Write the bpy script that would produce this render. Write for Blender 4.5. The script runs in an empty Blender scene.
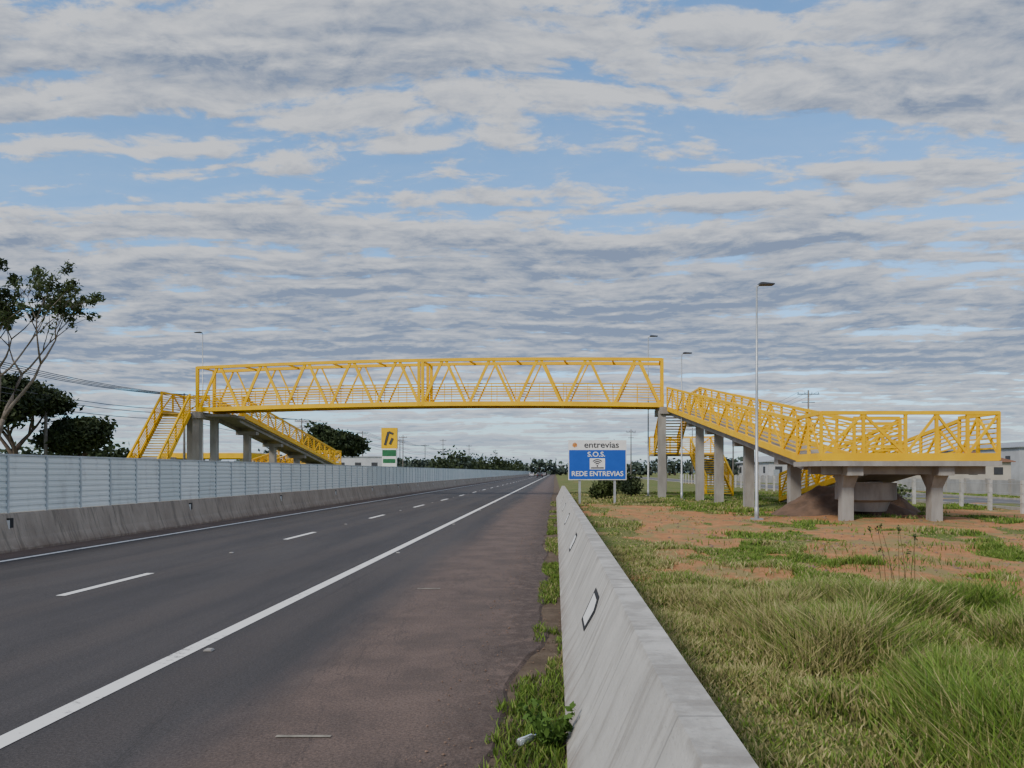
import bpy, math, random
import numpy as np
from mathutils import Vector
random.seed(7); rng=np.random.default_rng(7)
scn=bpy.context.scene
H=1.7

# ------------------------------------------------------------------ helpers
def link(o,parent=None):
    scn.collection.objects.link(o)
    if parent: o.parent=parent
    return o
def empty(name):
    e=bpy.data.objects.new(name,None); e.empty_display_size=0.3; return link(e)

class MB:
    def __init__(s): s.v=[]; s.f=[]
    def box(s,x0,x1,y0,y1,z0,z1):
        b=len(s.v)
        s.v+=[(x0,y0,z0),(x1,y0,z0),(x1,y1,z0),(x0,y1,z0),(x0,y0,z1),(x1,y0,z1),(x1,y1,z1),(x0,y1,z1)]
        s.f+=[tuple(b+i for i in q) for q in ((3,2,1,0),(4,5,6,7),(0,1,5,4),(1,2,6,5),(2,3,7,6),(3,0,4,7))]
        return s
    def beam(s,a,b,w,h=None):
        h=h or w
        a=Vector(a); b=Vector(b); d=(b-a)
        if d.length<1e-5: return s
        d.normalize()
        up=Vector((0,0,1)) if abs(d.z)<0.98 else Vector((0,1,0))
        sd=d.cross(up).normalized(); up=sd.cross(d).normalized()
        k=len(s.v)
        for p in (a,b):
            for i,j in ((-1,-1),(1,-1),(1,1),(-1,1)):
                s.v.append(tuple(p+sd*(i*w/2)+up*(j*h/2)))
        s.f+=[tuple(k+i for i in q) for q in ((0,1,2,3),(7,6,5,4),(0,4,5,1),(1,5,6,2),(2,6,7,3),(3,7,4,0))]
        return s
    def prism(s,prof,ys):
        n=len(prof); k=len(s.v)
        for y in ys:
            for (x,z) in prof: s.v.append((x,y,z))
        for j in range(len(ys)-1):
            for i in range(n):
                a=k+j*n+i; b=k+j*n+(i+1)%n
                s.f.append((a,b,b+n,a+n))
        s.f.append(tuple(k+i for i in range(n))[::-1]); s.f.append(tuple(k+(len(ys)-1)*n+i for i in range(n)))
        return s
    def tube(s,pts,rad,n=7):
        pts=[Vector(p) for p in pts]; k=len(s.v)
        for i,p in enumerate(pts):
            d=(pts[min(i+1,len(pts)-1)]-pts[max(i-1,0)]).normalized()
            up=Vector((0,0,1)) if abs(d.z)<0.9 else Vector((0,1,0))
            a=d.cross(up).normalized(); b=a.cross(d)
            for j in range(n):
                t=2*math.pi*j/n
                s.v.append(tuple(p+(a*math.cos(t)+b*math.sin(t))*rad[i]))
        for i in range(len(pts)-1):
            for j in range(n):
                a0=k+i*n+j; b0=k+i*n+(j+1)%n
                s.f.append((a0,b0,b0+n,a0+n))
        s.f.append(tuple(k+j for j in range(n))[::-1]); s.f.append(tuple(k+(len(pts)-1)*n+j for j in range(n)))
        return s
    def quad(s,*p):
        k=len(s.v); s.v+=[tuple(q) for q in p]; s.f.append(tuple(range(k,k+len(p)))); return s
    def obj(s,name,mat,parent=None,smooth=False,bevel=0):
        me=bpy.data.meshes.new(name); me.from_pydata(s.v,[],s.f); me.update()
        me.materials.append(mat)
        if smooth:
            me.polygons.foreach_set('use_smooth',[True]*len(me.polygons))
        o=bpy.data.objects.new(name,me); link(o,parent)
        if bevel:
            m=o.modifiers.new('bevel','BEVEL'); m.width=bevel; m.segments=2; m.limit_method='ANGLE'
        return o

def vn(x,y,seed=0):
    x=np.asarray(x,float); y=np.asarray(y,float)
    xi=np.floor(x).astype(np.int64); yi=np.floor(y).astype(np.int64)
    fx=x-xi; fy=y-yi; fx=fx*fx*(3-2*fx); fy=fy*fy*(3-2*fy)
    def h(a,b):
        n=(a*374761393+b*668265263+seed*1442695041)&0x7fffffff
        n=((n^(n>>13))*1274126177)&0x7fffffff
        return ((n^(n>>16))&0xffff)/65535.0
    return (h(xi,yi)*(1-fx)+h(xi+1,yi)*fx)*(1-fy)+(h(xi,yi+1)*(1-fx)+h(xi+1,yi+1)*fx)*fy
def fbm(x,y,seed=0,o=4):
    r=0;a=.5
    for i in range(o):
        r=r+a*vn(x*2**i,y*2**i,seed+i*17); a*=.5
    return r/(1-.5**o)
def sst(a,b,x): 
    t=np.clip((x-a)/(b-a),0,1); return t*t*(3-2*t)

# ------------------------------------------------------------------ materials
class NT:
    def __init__(s,nt): s.nt=nt; s.L=nt.links
    def n(s,t,**k):
        x=s.nt.nodes.new(t)
        for a,b in k.items():
            setattr(x,a,b)
        return x
    def c(s,a,b): s.L.new(a,b)
    def val(s,sock,v):
        if hasattr(v,'links') or isinstance(v,bpy.types.NodeSocket): s.c(v,sock)
        else: sock.default_value=v
    def math(s,op,a,b=0.0,clamp=False):
        m=s.n('ShaderNodeMath',operation=op); m.use_clamp=clamp
        s.val(m.inputs[0],a); s.val(m.inputs[1],b); return m.outputs[0]
    def mix(s,f,a,b,bt='MIX'):
        m=s.n('ShaderNodeMix',data_type='RGBA',blend_type=bt)
        s.val(m.inputs[0],f); s.val(m.inputs[6],a); s.val(m.inputs[7],b); return m.outputs[2]
    def noise(s,vec,scale,detail=4,rough=.55,dist=0):
        m=s.n('ShaderNodeTexNoise'); m.inputs['Scale'].default_value=scale; m.inputs['Detail'].default_value=detail
        m.inputs['Roughness'].default_value=rough; m.inputs['Distortion'].default_value=dist
        if vec is not None: s.c(vec,m.inputs['Vector'])
        return m.outputs[0]
    def ms(s,x,a,b,c=0.,d=1.,smooth=True):
        m=s.n('ShaderNodeMapRange'); m.interpolation_type='SMOOTHSTEP' if smooth else 'LINEAR'
        s.val(m.inputs[0],x)
        for i,v in enumerate((a,b,c,d)): m.inputs[i+1].default_value=v
        return m.outputs[0]
    def scale(s,vec,v):
        m=s.n('ShaderNodeVectorMath',operation='MULTIPLY'); s.c(vec,m.inputs[0]); m.inputs[1].default_value=v; return m.outputs[0]
def C(r,g,b): return (r,g,b,1.)
def newmat(name):
    m=bpy.data.materials.new(name); m.use_nodes=True
    nt=NT(m.node_tree); b=m.node_tree.nodes['Principled BSDF']
    pos=nt.n('ShaderNodeNewGeometry').outputs['Position']
    return m,nt,b,pos
def mat(name,col,rough=.7,var=.25,ns=2.,metal=0,bump=0.,bs=30.,col2=None,stretch=(1,1,1)):
    m,nt,b,pos=newmat(name)
    v=nt.scale(pos,stretch)
    n=nt.noise(v,ns,5,.6)
    n=nt.ms(n,.3,.7,0,1)
    c2=col2 or tuple(x*(1-var) for x in col)
    nt.c(nt.mix(n,C(*col),C(*c2)),b.inputs['Base Color'])
    b.inputs['Roughness'].default_value=rough; b.inputs['Metallic'].default_value=metal
    if bump:
        bp=nt.n('ShaderNodeBump'); bp.inputs['Strength'].default_value=bump; bp.inputs['Distance'].default_value=.02
        nt.c(nt.noise(pos,bs,4),bp.inputs['Height']); nt.c(bp.outputs[0],b.inputs['Normal'])
    return m
M_yel=mat('yellow_paint',(.86,.52,.003),.55,.22,1.1,col2=(.76,.43,.003))
M_yel.node_tree.nodes['Principled BSDF'].inputs['Specular IOR Level'].default_value=.3
M_yel2=mat('yellow_deck_plate',(.70,.44,.012),.6,.3,1.5)
M_conc=mat('concrete',(.36,.34,.31),.9,.35,1.6,bump=.25,bs=25,col2=(.24,.22,.2),stretch=(1,1,.35))
M_cdark=mat('concrete_dark',(.22,.21,.2),.9,.3,1.6,bump=.2)
M_steel=mat('galvanised_steel',(.45,.47,.48),.45,.2,3,metal=.5)
M_dark=mat('dark_metal',(.05,.05,.055),.5,.2,3)
M_white=mat('white_paint',(.8,.8,.78),.5,.1,3)
M_black=mat('black_rubber',(.02,.02,.02),.7,.2,3)
M_blue=mat('sign_blue',(.008,.09,.47),.4,.1,2)
M_bark=mat('bark',(.16,.12,.09),.95,.5,4,bump=.6,bs=12)
M_barkl=mat('pale_bark',(.24,.2,.16),.9,.5,3,bump=.4,bs=10)
M_wood=mat('pole_wood',(.22,.2,.18),.9,.3,3)

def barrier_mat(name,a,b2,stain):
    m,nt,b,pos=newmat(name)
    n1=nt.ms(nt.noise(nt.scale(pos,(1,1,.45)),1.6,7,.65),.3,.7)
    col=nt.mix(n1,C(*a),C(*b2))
    st=nt.ms(nt.noise(nt.scale(pos,(.6,4.0,.5)),1.8,5,.6),.50,.66)
    col=nt.mix(nt.math('MULTIPLY',st,.65),col,C(*stain))
    sp=nt.ms(nt.noise(pos,45,3,.6),.58,.74)
    col=nt.mix(nt.math('MULTIPLY',sp,.4),col,C(*[x*.5 for x in b2]))
    sx=nt.n('ShaderNodeSeparateXYZ'); nt.c(pos,sx.inputs[0])
    ft=nt.math('MULTIPLY',nt.ms(sx.outputs[2],0,.3,1,0),nt.ms(nt.noise(pos,5,4),.3,.6))
    col=nt.mix(nt.math('MULTIPLY',ft,.7),col,C(.17,.12,.09))
    tp=nt.math('MULTIPLY',nt.ms(sx.outputs[2],.78,.83),nt.ms(nt.noise(pos,3.2,6,.7),.45,.60))
    col=nt.mix(nt.math('MULTIPLY',tp,.55),col,C(*stain))
    yf=nt.math('FRACT',nt.math('DIVIDE',nt.math('ADD',sx.outputs[1],.3),1.5))
    sm_=nt.math('MULTIPLY',nt.ms(yf,.008,.016,1,0),.5)
    col=nt.mix(sm_,col,C(*[x*.4 for x in b2]))
    nt.c(col,b.inputs['Base Color']); b.inputs['Roughness'].default_value=.92
    bp=nt.n('ShaderNodeBump'); bp.inputs['Strength'].default_value=.45; bp.inputs['Distance'].default_value=.02
    nt.c(nt.noise(pos,22,6,.7),bp.inputs['Height']); nt.c(bp.outputs[0],b.inputs['Normal'])
    return m
M_barR=barrier_mat('barrier_concrete',(.53,.51,.47),(.38,.365,.335),(.23,.21,.185))
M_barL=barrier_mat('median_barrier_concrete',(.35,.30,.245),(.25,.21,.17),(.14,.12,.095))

def asphalt():
    m,nt,b,pos=newmat('asphalt')
    sx=nt.n('ShaderNodeSeparateXYZ'); nt.c(pos,sx.inputs[0]); X=sx.outputs[0]
    big=nt.noise(nt.scale(pos,(1,.12,1)),.9,5,.6)
    grain=nt.noise(pos,55,3,.7)
    g2=nt.noise(pos,150,2,.7)
    lane=nt.mix(nt.ms(big,.3,.7),C(.044,.041,.042),C(.068,.061,.059))
    w=nt.math('SINE',nt.math('MULTIPLY',nt.math('ADD',X,3.4),3.6))
    lane=nt.mix(nt.ms(w,.1,1,0,.45),lane,C(.078,.066,.060))
    # long tyre streaks
    ty=nt.ms(nt.noise(nt.scale(pos,(9,.05,1)),1.,3,.6),.55,.75)
    lane=nt.mix(nt.math('MULTIPLY',ty,.4),lane,C(.030,.029,.030))
    sh=nt.mix(nt.ms(nt.noise(pos,1.3,6,.65),.3,.7),C(.140,.100,.082),C(.092,.068,.057))
    f=nt.ms(nt.math('ADD',X,nt.math('MULTIPLY',nt.math('SUBTRACT',big,.5),1.2)),-2.5,-1.65)
    f2=nt.ms(X,-10.2,-10.9)
    col=nt.mix(nt.math('MAXIMUM',f,f2),lane,sh)
    e=nt.math('MULTIPLY',nt.ms(X,-.95,-.3),nt.ms(nt.noise(pos,7,5,.7),.35,.6))
    col=nt.mix(nt.math('MULTIPLY',e,.8),col,C(.060,.043,.035))
    gg=nt.ms(grain,.3,.7,.58,1.44,False)
    gm=nt.n('ShaderNodeMix',data_type='RGBA',blend_type='MULTIPLY'); gm.inputs[0].default_value=1
    nt.c(col,gm.inputs[6]); nt.c(gg,gm.inputs[7]); col=gm.outputs[2]
    spk=nt.math('MULTIPLY',nt.ms(g2,.58,.70),.65)
    col=nt.mix(spk,col,C(.22,.19,.17))
    cn=nt.noise(nt.scale(pos,(1,.25,1)),.45,8,.7,.6)
    ck=nt.math('MULTIPLY',nt.ms(cn,.496,.502),nt.ms(cn,.502,.508,1,0))
    col=nt.mix(nt.math('MULTIPLY',ck,.35),col,C(.025,.024,.024))
    nt.c(col,b.inputs['Base Color']); b.inputs['Roughness'].default_value=.85
    b.inputs['Specular IOR Level'].default_value=.25
    bp=nt.n('ShaderNodeBump'); bp.inputs['Strength'].default_value=.5; bp.inputs['Distance'].default_value=.008
    nt.c(nt.noise(pos,70,4,.7),bp.inputs['Height']); nt.c(bp.outputs[0],b.inputs['Normal'])
    return m
M_asph=asphalt()
def paint():
    m,nt,b,pos=newmat('road_paint')
    n=nt.noise(pos,14,6,.75); n2=nt.noise(pos,1.2,3)
    f=nt.ms(nt.math('ADD',n,nt.math('MULTIPLY',n2,.4)),.76,.93)
    nt.c(nt.mix(f,C(.76,.75,.72),C(.2,.18,.17)),b.inputs['Base Color']); b.inputs['Roughness'].default_value=.7
    return m
M_paint=paint()
def ground_mat():
    m,nt,b,pos=newmat('ground')
    at=nt.n('ShaderNodeAttribute',attribute_name='cover'); sp=nt.n('ShaderNodeSeparateColor'); nt.c(at.outputs['Color'],sp.inputs[0])
    R,G=sp.outputs[0],sp.outputs[1]
    n=nt.noise(pos,3.5,8,.7); nb=nt.noise(pos,.35,5,.6)
    turf=nt.mix(nt.ms(n,.35,.65),C(.12,.14,.045),C(.23,.21,.09))
    turf=nt.mix(nt.ms(nb,.4,.65),turf,C(.12,.16,.045))
    turf=nt.mix(nt.ms(nt.noise(pos,16,4,.7),.5,.7,0,.6),turf,C(.07,.07,.03))
    soil=nt.mix(nt.ms(nt.noise(pos,2.2,8,.7),.3,.7),C(.50,.245,.112),C(.345,.165,.08))
    soil=nt.mix(nt.ms(nt.noise(nt.scale(pos,(1,.6,1)),.9,7,.7),.46,.58,0,.85),soil,C(.25,.22,.10))
    soil=nt.mix(nt.ms(nt.noise(pos,12,4,.7),.55,.72,0,.5),soil,C(.24,.18,.09))
    f=nt.ms(nt.math('ADD',R,nt.math('MULTIPLY',nt.math('SUBTRACT',n,.5),1.1)),.38,.62)
    col=nt.mix(f,turf,soil)
    dirt=nt.mix(nt.ms(n,.3,.7),C(.10,.075,.055),C(.17,.13,.095))
    col=nt.mix(G,col,dirt)
    nt.c(col,b.inputs['Base Color']); b.inputs['Roughness'].default_value=1; b.inputs['Specular IOR Level'].default_value=.1
    bp=nt.n('ShaderNodeBump'); bp.inputs['Strength'].default_value=.8; bp.inputs['Distance'].default_value=.06
    nt.c(nt.noise(pos,9,7,.7),bp.inputs['Height']); nt.c(bp.outputs[0],b.inputs['Normal'])
    return m
M_ground=ground_mat()
def leafmat(name,attr=True,a=(.05,.08,.02),b2=(.1,.14,.04),trans=.25):
    m,nt,b,pos=newmat(name)
    if attr:
        at=nt.n('ShaderNodeAttribute',attribute_name='tint'); col=at.outputs['Color']
    else:
        col=nt.mix(nt.ms(nt.noise(pos,.9,4),.35,.65),C(*a),C(*b2))
    nt.c(col,b.inputs['Base Color']); b.inputs['Roughness'].default_value=.65; b.inputs['Specular IOR Level'].default_value=.25
    t=nt.n('ShaderNodeBsdfTranslucent'); nt.c(col,t.inputs[0])
    mx=nt.n('ShaderNodeMixShader'); mx.inputs[0].default_value=trans
    nt.c(b.outputs[0],mx.inputs[1]); nt.c(t.outputs[0],mx.inputs[2])
    nt.c(mx.outputs[0],m.node_tree.nodes['Material Output'].inputs['Surface'])
    return m
M_grass=leafmat('grass_blades')
M_leaf=leafmat('leaves',False,(.04,.06,.02),(.09,.12,.04))
M_leafd=leafmat('dark_leaves',False,(.022,.036,.014),(.05,.07,.025),.15)
M_leaff=leafmat('hazy_leaves',False,(.05,.07,.055),(.085,.11,.08),.1)  # distance haze put into the leaf colour as a bluish tone
M_weed=leafmat('weed_leaves',False,(.07,.14,.025),(.14,.24,.05),.25)

# ------------------------------------------------------------------ world: blue sky with broken altocumulus bands
w=bpy.data.worlds.new('World'); scn.world=w; w.use_nodes=True
nt=NT(w.node_tree); bg=w.node_tree.nodes['Background']; out=w.node_tree.nodes['World Output']
sky=nt.n('ShaderNodeTexSky',sky_type='NISHITA'); sky.sun_disc=False
sky.sun_elevation=math.radians(38); sky.sun_rotation=math.radians(222); sky.altitude=400; sky.dust_density=.3
skc=nt.mix(1.,sky.outputs[0],C(.92,1.42,1.85),'MULTIPLY')
nt.c(skc,bg.inputs[0]); bg.inputs[1].default_value=.15
tc=nt.n('ShaderNodeTexCoord').outputs['Generated']
sx=nt.n('ShaderNodeSeparateXYZ'); nt.c(tc,sx.inputs[0]); X,Y,Z=sx.outputs
zc=nt.math('ADD',nt.math('ADD',nt.math('MAXIMUM',Z,0.),.015),nt.math('MULTIPLY',nt.math('ABSOLUTE',Y),.165))
px=nt.math('DIVIDE',X,zc); py=nt.math('DIVIDE',Y,zc)
def comb(a,b,c=0.):
    m=nt.n('ShaderNodeCombineXYZ'); nt.val(m.inputs[0],a); nt.val(m.inputs[1],b); nt.val(m.inputs[2],c); return m.outputs[0]
warp=nt.math('MULTIPLY',nt.math('SUBTRACT',nt.noise(comb(nt.math('MULTIPLY',px,.9),nt.math('MULTIPLY',py,1.1),3.),1.,2),.5),.24)
pyw=nt.math('ADD',nt.math('ADD',py,warp),nt.math('MULTIPLY',px,.03))
def cl(ox,oy,sxx,syy,z,sc=1.,det=6,r=.58,dist=0):
    return nt.noise(comb(nt.math('MULTIPLY',nt.math('ADD',px,ox),sxx),nt.math('MULTIPLY',nt.math('ADD',pyw,oy),syy),z),sc,det,r,dist)
n_big=cl(0,0,1.0,2.6,7.7,1,2,.5)
n_band=cl(0,0,1.1,9.5,5.1,1,3,.5)
n_puf=cl(0,0,8.,14.,9.3,1,6,.62,.25)
n_puf2=cl(0,-.035,8.,14.,9.3,1,6,.62,.25)
n_band2=cl(0,-.05,1.1,9.5,5.1,1,3,.5)
d=nt.math('ADD',nt.math('ADD',nt.math('MULTIPLY',n_big,.22),nt.math('MULTIPLY',n_band,.44)),nt.math('MULTIPLY',n_puf,.34))
gap=nt.math('MULTIPLY',nt.ms(pyw,1.50,1.66),nt.ms(pyw,1.80,2.0,1,0))
thk=nt.math('MULTIPLY',nt.ms(pyw,1.98,2.25),nt.ms(pyw,2.9,3.5,1,0))
top=nt.ms(pyw,1.50,1.3)
d=nt.math('ADD',nt.math('SUBTRACT',d,nt.math('MULTIPLY',gap,.04)),nt.math('ADD',nt.math('MULTIPLY',thk,.04),nt.math('MULTIPLY',top,.025)))
mask=nt.ms(d,.43,.50)
rel=nt.math('ADD',nt.math('MULTIPLY',nt.math('SUBTRACT',n_puf,n_puf2),2.6),nt.math('MULTIPLY',nt.math('SUBTRACT',n_band,n_band2),2.0))  # cloud relief shading painted in: lit tops, dark undersides from offset noise
thick=nt.ms(d,.475,.60)
shade=nt.math('ADD',nt.math('SUBTRACT',.80,nt.math('MULTIPLY',thick,.60)),rel,True)
shade=nt.math('SUBTRACT',shade,nt.math('MULTIPLY',thk,.16),True)
ccol=nt.mix(shade,C(.235,.30,.45),C(.80,.83,.89))
hz=nt.ms(Z,.0,.14,1,0)
ccol=nt.mix(nt.math('MULTIPLY',hz,.60),ccol,C(.49,.61,.77))
mask=nt.math('MAXIMUM',mask,nt.math('MULTIPLY',hz,.80))
mask=nt.math('ADD',nt.math('MULTIPLY',mask,.92),.05)
bg2=nt.n('ShaderNodeBackground'); nt.c(ccol,bg2.inputs[0]); bg2.inputs[1].default_value=1.02
mx=nt.n('ShaderNodeMixShader'); nt.c(mask,mx.inputs[0]); nt.c(bg.outputs[0],mx.inputs[1]); nt.c(bg2.outputs[0],mx.inputs[2])
nt.c(mx.outputs[0],out.inputs[0])

sun=bpy.data.lights.new('sun','SUN'); sun.energy=2.8; sun.angle=math.radians(12); sun.color=(1,.94,.84)
so=bpy.data.objects.new('sun',sun); so.rotation_euler=(math.radians(52),0,math.radians(-42)); link(so)

# ------------------------------------------------------------------ camera
cam=bpy.data.cameras.new('camera'); cam.sensor_width=36; cam.lens=26.72
cam.shift_x=-43/1024; cam.shift_y=88/1024; cam.clip_end=9000; cam.clip_start=.05
co=bpy.data.objects.new('camera',cam); co.location=(0,0,H); co.rotation_euler=(math.pi/2,0,0); link(co); scn.camera=co

# ------------------------------------------------------------------ ground
def gz(x,y):
    x=np.asarray(x,float); y=np.asarray(y,float)
    m=sst(.7,1.6,x)*sst(34,16,x)
    z=(fbm(x*.35,y*.35,3)-.5)*.22+(fbm(x*1.6,y*1.6,9,2)-.5)*.06
    return z*m
def soilf(x,y):
    n=fbm(x*.50,y*.33,21,4); n2=fbm(x*.9+5,y*.5,55,3)
    band=sst(10.5,14.,y)*sst(40,29,y)*sst(1.2,2.6,x-0.02*y)
    b=n+ .31*band -.10*(1-band) - .30*sst(.50,.68,n2)*band
    near=sst(4.2,6.5,x)*sst(6.5,9.,y)*sst(14,11,y)
    b=b+.24*near
    b=b-.5*sst(8.,6.2,y)
    far=sst(40,50,y); b=b-.12*far
    return sst(.46,.64,b)*(x>.65)
def axis(*segs):
    r=[]
    for a,b,n in segs: r+=list(np.linspace(a,b,n,endpoint=False))
    r.append(segs[-1][1]); return np.array(r)
xs=axis((-4000,-400,6),(-400,-40,12),(-40,-12,7),(-12,-.6,6),(-.6,.6,6),(.6,22,84),(22,40,18),(40,120,12),(120,4000,8))
ys=axis((-200,-10,6),(-10,2,10),(2,34,120),(34,70,60),(70,200,20),(200,5000,12))
GX,GY=np.meshgrid(xs,ys); GZ=gz(GX,GY)
nx,ny=len(xs),len(ys)
co_=np.stack([GX,GY,GZ],-1).reshape(-1,3)
idx=np.arange(nx*ny).reshape(ny,nx)
fc=np.stack([idx[:-1,:-1],idx[:-1,1:],idx[1:,1:],idx[1:,:-1]],-1).reshape(-1,4)
me=bpy.data.meshes.new('ground'); me.from_pydata(co_.tolist(),[],fc.tolist()); me.materials.append(M_ground)
me.polygons.foreach_set('use_smooth',[True]*len(me.polygons))
at=me.color_attributes.new('cover','FLOAT_COLOR','POINT')
cv=np.zeros((nx*ny,4)); cv[:,3]=1; cv[:,0]=soilf(co_[:,0],co_[:,1]); cv[:,1]=((co_[:,0]<.6)&(co_[:,0]>-13))*1.
at.data.foreach_set('color',cv.ravel()); link(bpy.data.objects.new('ground',me))

# ------------------------------------------------------------------ highway
b=MB(); yy=np.concatenate([np.arange(-12,50,.2),np.arange(50,1500,10)])
ed=-.20-.2*sst(8,6,yy)+ (fbm(yy*.5,yy*0,5,4)-.5)*.36+(fbm(yy*2.6,yy*0,8,3)-.5)*.10
for i,y in enumerate(yy):
    b.v+=[(-11.45,y,.02),(-6,y,.02),(ed[i],y,.02),(ed[i]+.05,y,-.01)]
for i in range(len(yy)-1):
    for j in range(3):
        k=i*4+j; b.f.append((k,k+1,k+5,k+4))
b.obj('highway_road',M_asph)
mk=MB()
def strip(x0,x1,y0,y1,z=.025): mk.quad((x0,y0,z),(x1,y0,z),(x1,y1,z),(x0,y1,z))
strip(-3.52,-3.36,-10,900); strip(-10.45,-10.32,-10,900)
y=10.3-8.6*2
while y<420:
    strip(-6.77,-6.64,y,y+2.3+(.5 if y>30 else 0)); y+=8.6
mk.obj('lane_markings',M_paint)
sm=MB(); sm.quad((-1.77,4.80,.026),(-1.42,4.80,.026),(-1.42,4.84,.026),(-1.77,4.84,.026)); sm.quad((-1.98,10.9,.026),(-1.65,10.9,.026),(-1.65,10.97,.026),(-1.98,10.97,.026))
sm.obj('survey_paint_marks',mat('faded_paint',(.28,.25,.2),.9,.5,9))
rs=MB()
for i in range(30):
    y=10.3-8.6+8.6*i+5.4
    for x in (-3.25,-6.70,):
        rs.prism([(x-.04,.024),(x+.04,.024),(x+.028,.040),(x-.028,.040)],[y,y+.07])
rs.obj('road_studs',mat('stud_plastic',(.4,.38,.35),.6))

# ------------------------------------------------------------------ barriers
bar=empty('concrete_barrier')
prof=[(.07,0),(.07,.07),(.20,.30),(.425,.80),(.44,.83),(.60,.83),(.61,.80),(.61,-.05),(.2,-.05)]
bb=MB(); y=-6.
while y<46:
    L=6.0
    bb.prism(prof,np.linspace(y,y+L-.012,13)); y+=L
bb.obj('barrier_wall',M_barR,bar)
def face_pt(z,y,off=.004):
    x=.20+(z-.30)/.5*.225-off; return (x,y,z)
pl=MB();pb=MB()
for y0 in (6.1,12.3,18.6,24.9,31.2,37.5):
    # pointed delineator plate: black frame, white reflective centre
    for B,m0,o in ((pb,0.,.006),(pl,1.,.010)):
        za,zb=.39+.035*m0,.675-.035*m0; ya,yb=y0+.09*m0,y0+.66-.09*m0; ym=ya+(yb-ya)*.22
        B.quad(face_pt(za,ym,o),face_pt((za+zb)/2+.04,ya,o),face_pt(zb,ym,o),face_pt(zb,yb,o),face_pt(za,yb,o))
pb.obj('reflector_border',M_black,bar); pl.obj('reflector_plate',M_white,bar)

lb=empty('median_barrier')
prof=[(-11.4,0),(-11.4,.07),(-11.5,.30),(-11.63,.80),(-11.64,.82),(-11.82,.82),(-11.9,0)]
bb=MB(); y=-10.
while y<420: bb.prism(prof[::-1],[y,y+5.985]); y+=6
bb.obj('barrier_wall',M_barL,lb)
pl=MB();pb=MB()
for i in range(40):
    y0=16.1+i*8.
    pb.box(-11.60,-11.555,y0-.02,y0+.12,.45,.72); pl.box(-11.595,-11.535,y0-.03,y0-.021,.49,.68)
pb.obj('reflector_border',M_black,lb); pl.obj('reflector_plate',M_white,lb)

fn=empty('metal_fence')
m,nt_,b_,pos=newmat('fence_sheet')
sx_=nt_.n('ShaderNodeSeparateXYZ'); nt_.c(pos,sx_.inputs[0])
cell=nt_.math('FLOOR',nt_.math('DIVIDE',sx_.outputs[1],1.25)); wn=nt_.n('ShaderNodeTexWhiteNoise',noise_dimensions='1D'); nt_.c(cell,wn.inputs['W'])
cc=nt_.mix(wn.outputs[0],C(.60,.66,.65),C(.74,.78,.76)); cc=nt_.mix(nt_.ms(nt_.noise(nt_.scale(pos,(1,2,.5)),2,5),.5,.75,0,.5),cc,C(.45,.46,.44))
nt_.c(cc,b_.inputs['Base Color']); b_.inputs['Roughness'].default_value=.5
M_fence=m
nr=9; z0,z1=.83,2.05; prf=[]
for i in range(nr):
    a=z0+(z1-z0)*i/nr; hgt=(z1-z0)/nr
    prf+=[(-11.72,a),(-11.72,a+hgt*.45),(-11.74,a+hgt*.55),(-11.74,a+hgt*.93)]
prf+=[(-11.74,z1)]
ff=MB(); ysf=[-12,100,420]
for y in ysf:
    for (x,z) in prf: ff.v.append((x,y,z))
n=len(prf)
for j in range(2):
    for i in range(n-1):
        k=j*n+i; ff.f.append((k,k+n,k+n+1,k+1))
ff.obj('fence_sheets',M_fence,fn)
fp=MB(); y=-10.
while y<418:
    fp.box(-11.755,-11.70,y,y+.05,.80,2.075); y+=1.25
fp.box(-11.775,-11.71,-12,420,2.052,2.09)
fp.obj('fence_posts',mat('fence_post_steel',(.52,.56,.57),.5,.25,2,metal=.1),fn)

# ------------------------------------------------------------------ footbridge
br=empty('pedestrian_footbridge')
Yl=MB(); Cn=MB(); Dk=MB(); Rl=MB()
A=Vector((7.04,50,0)); B=Vector((-25.4,54,0)); ax=(B-A); Lb=ax.length; ax.normalize(); pr=Vector((-ax.y,ax.x,0)); 
if pr.y<0: pr=-pr
W=2.1
def bp_(t,off,z): 
    zb=5.98+.24*(1-(2*t-1)**2)
    p=A+ax*(Lb*t)+pr*off; return Vector((p.x,p.y,zb+z))
HT=3.2
for off in (0.,W):
    NS=20
    ro=off+(.12 if off==0 else -.12)
    for i in range(NS):
        t0,t1=i/NS,(i+1)/NS
        Yl.beam(bp_(t0,off,.13),bp_(t1,off,.13),.16,.30)
        Yl.beam(bp_(t0,off,HT-.08),bp_(t1,off,HT-.08),.18,.21)
        for k in range(6):
            zz=.44+k*.175
            Rl.beam(bp_(t0,ro,zz),bp_(t1,ro,zz),.03,.055)
        Rl.beam(bp_(t0,ro,1.5),bp_(t1,ro,1.5),.06,.08)
    for t in (0,.496,.504,1): Yl.beam(bp_(t,off,.05),bp_(t,off,HT),.20,.20)
    for i in range(20):
        t0=i/20; t1=(i+1)/20
        za,zb=(.15,HT-.12) if i%2==0 else (HT-.12,.15)
        ww=.185 if off==0 else .10
        Yl.beam(bp_(t0+.004,off,za),bp_(t1-.004,off,zb),.10,ww)
    for i in range(21):
        t=i/20
        if i not in(0,10,20): Rl.beam(bp_(t,ro,.25),bp_(t,ro,1.47),.045,.045)
for i in range(11):
    t=min(max(i/10,.004),.996)
    Yl.beam(bp_(t,.08,HT-.07),bp_(t,W-.08,HT-.07),.10,.10)
for i in range(20):
    t0,t1=i/20,(i+1)/20
    Dk.beam(bp_(t0,W/2,.16),bp_(t1,W/2,.16),W-.18,.10)
    Yl.beam(bp_(t0+.005,.1,.05),bp_(t0+.005,W-.1,.05),.10,.12)

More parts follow.
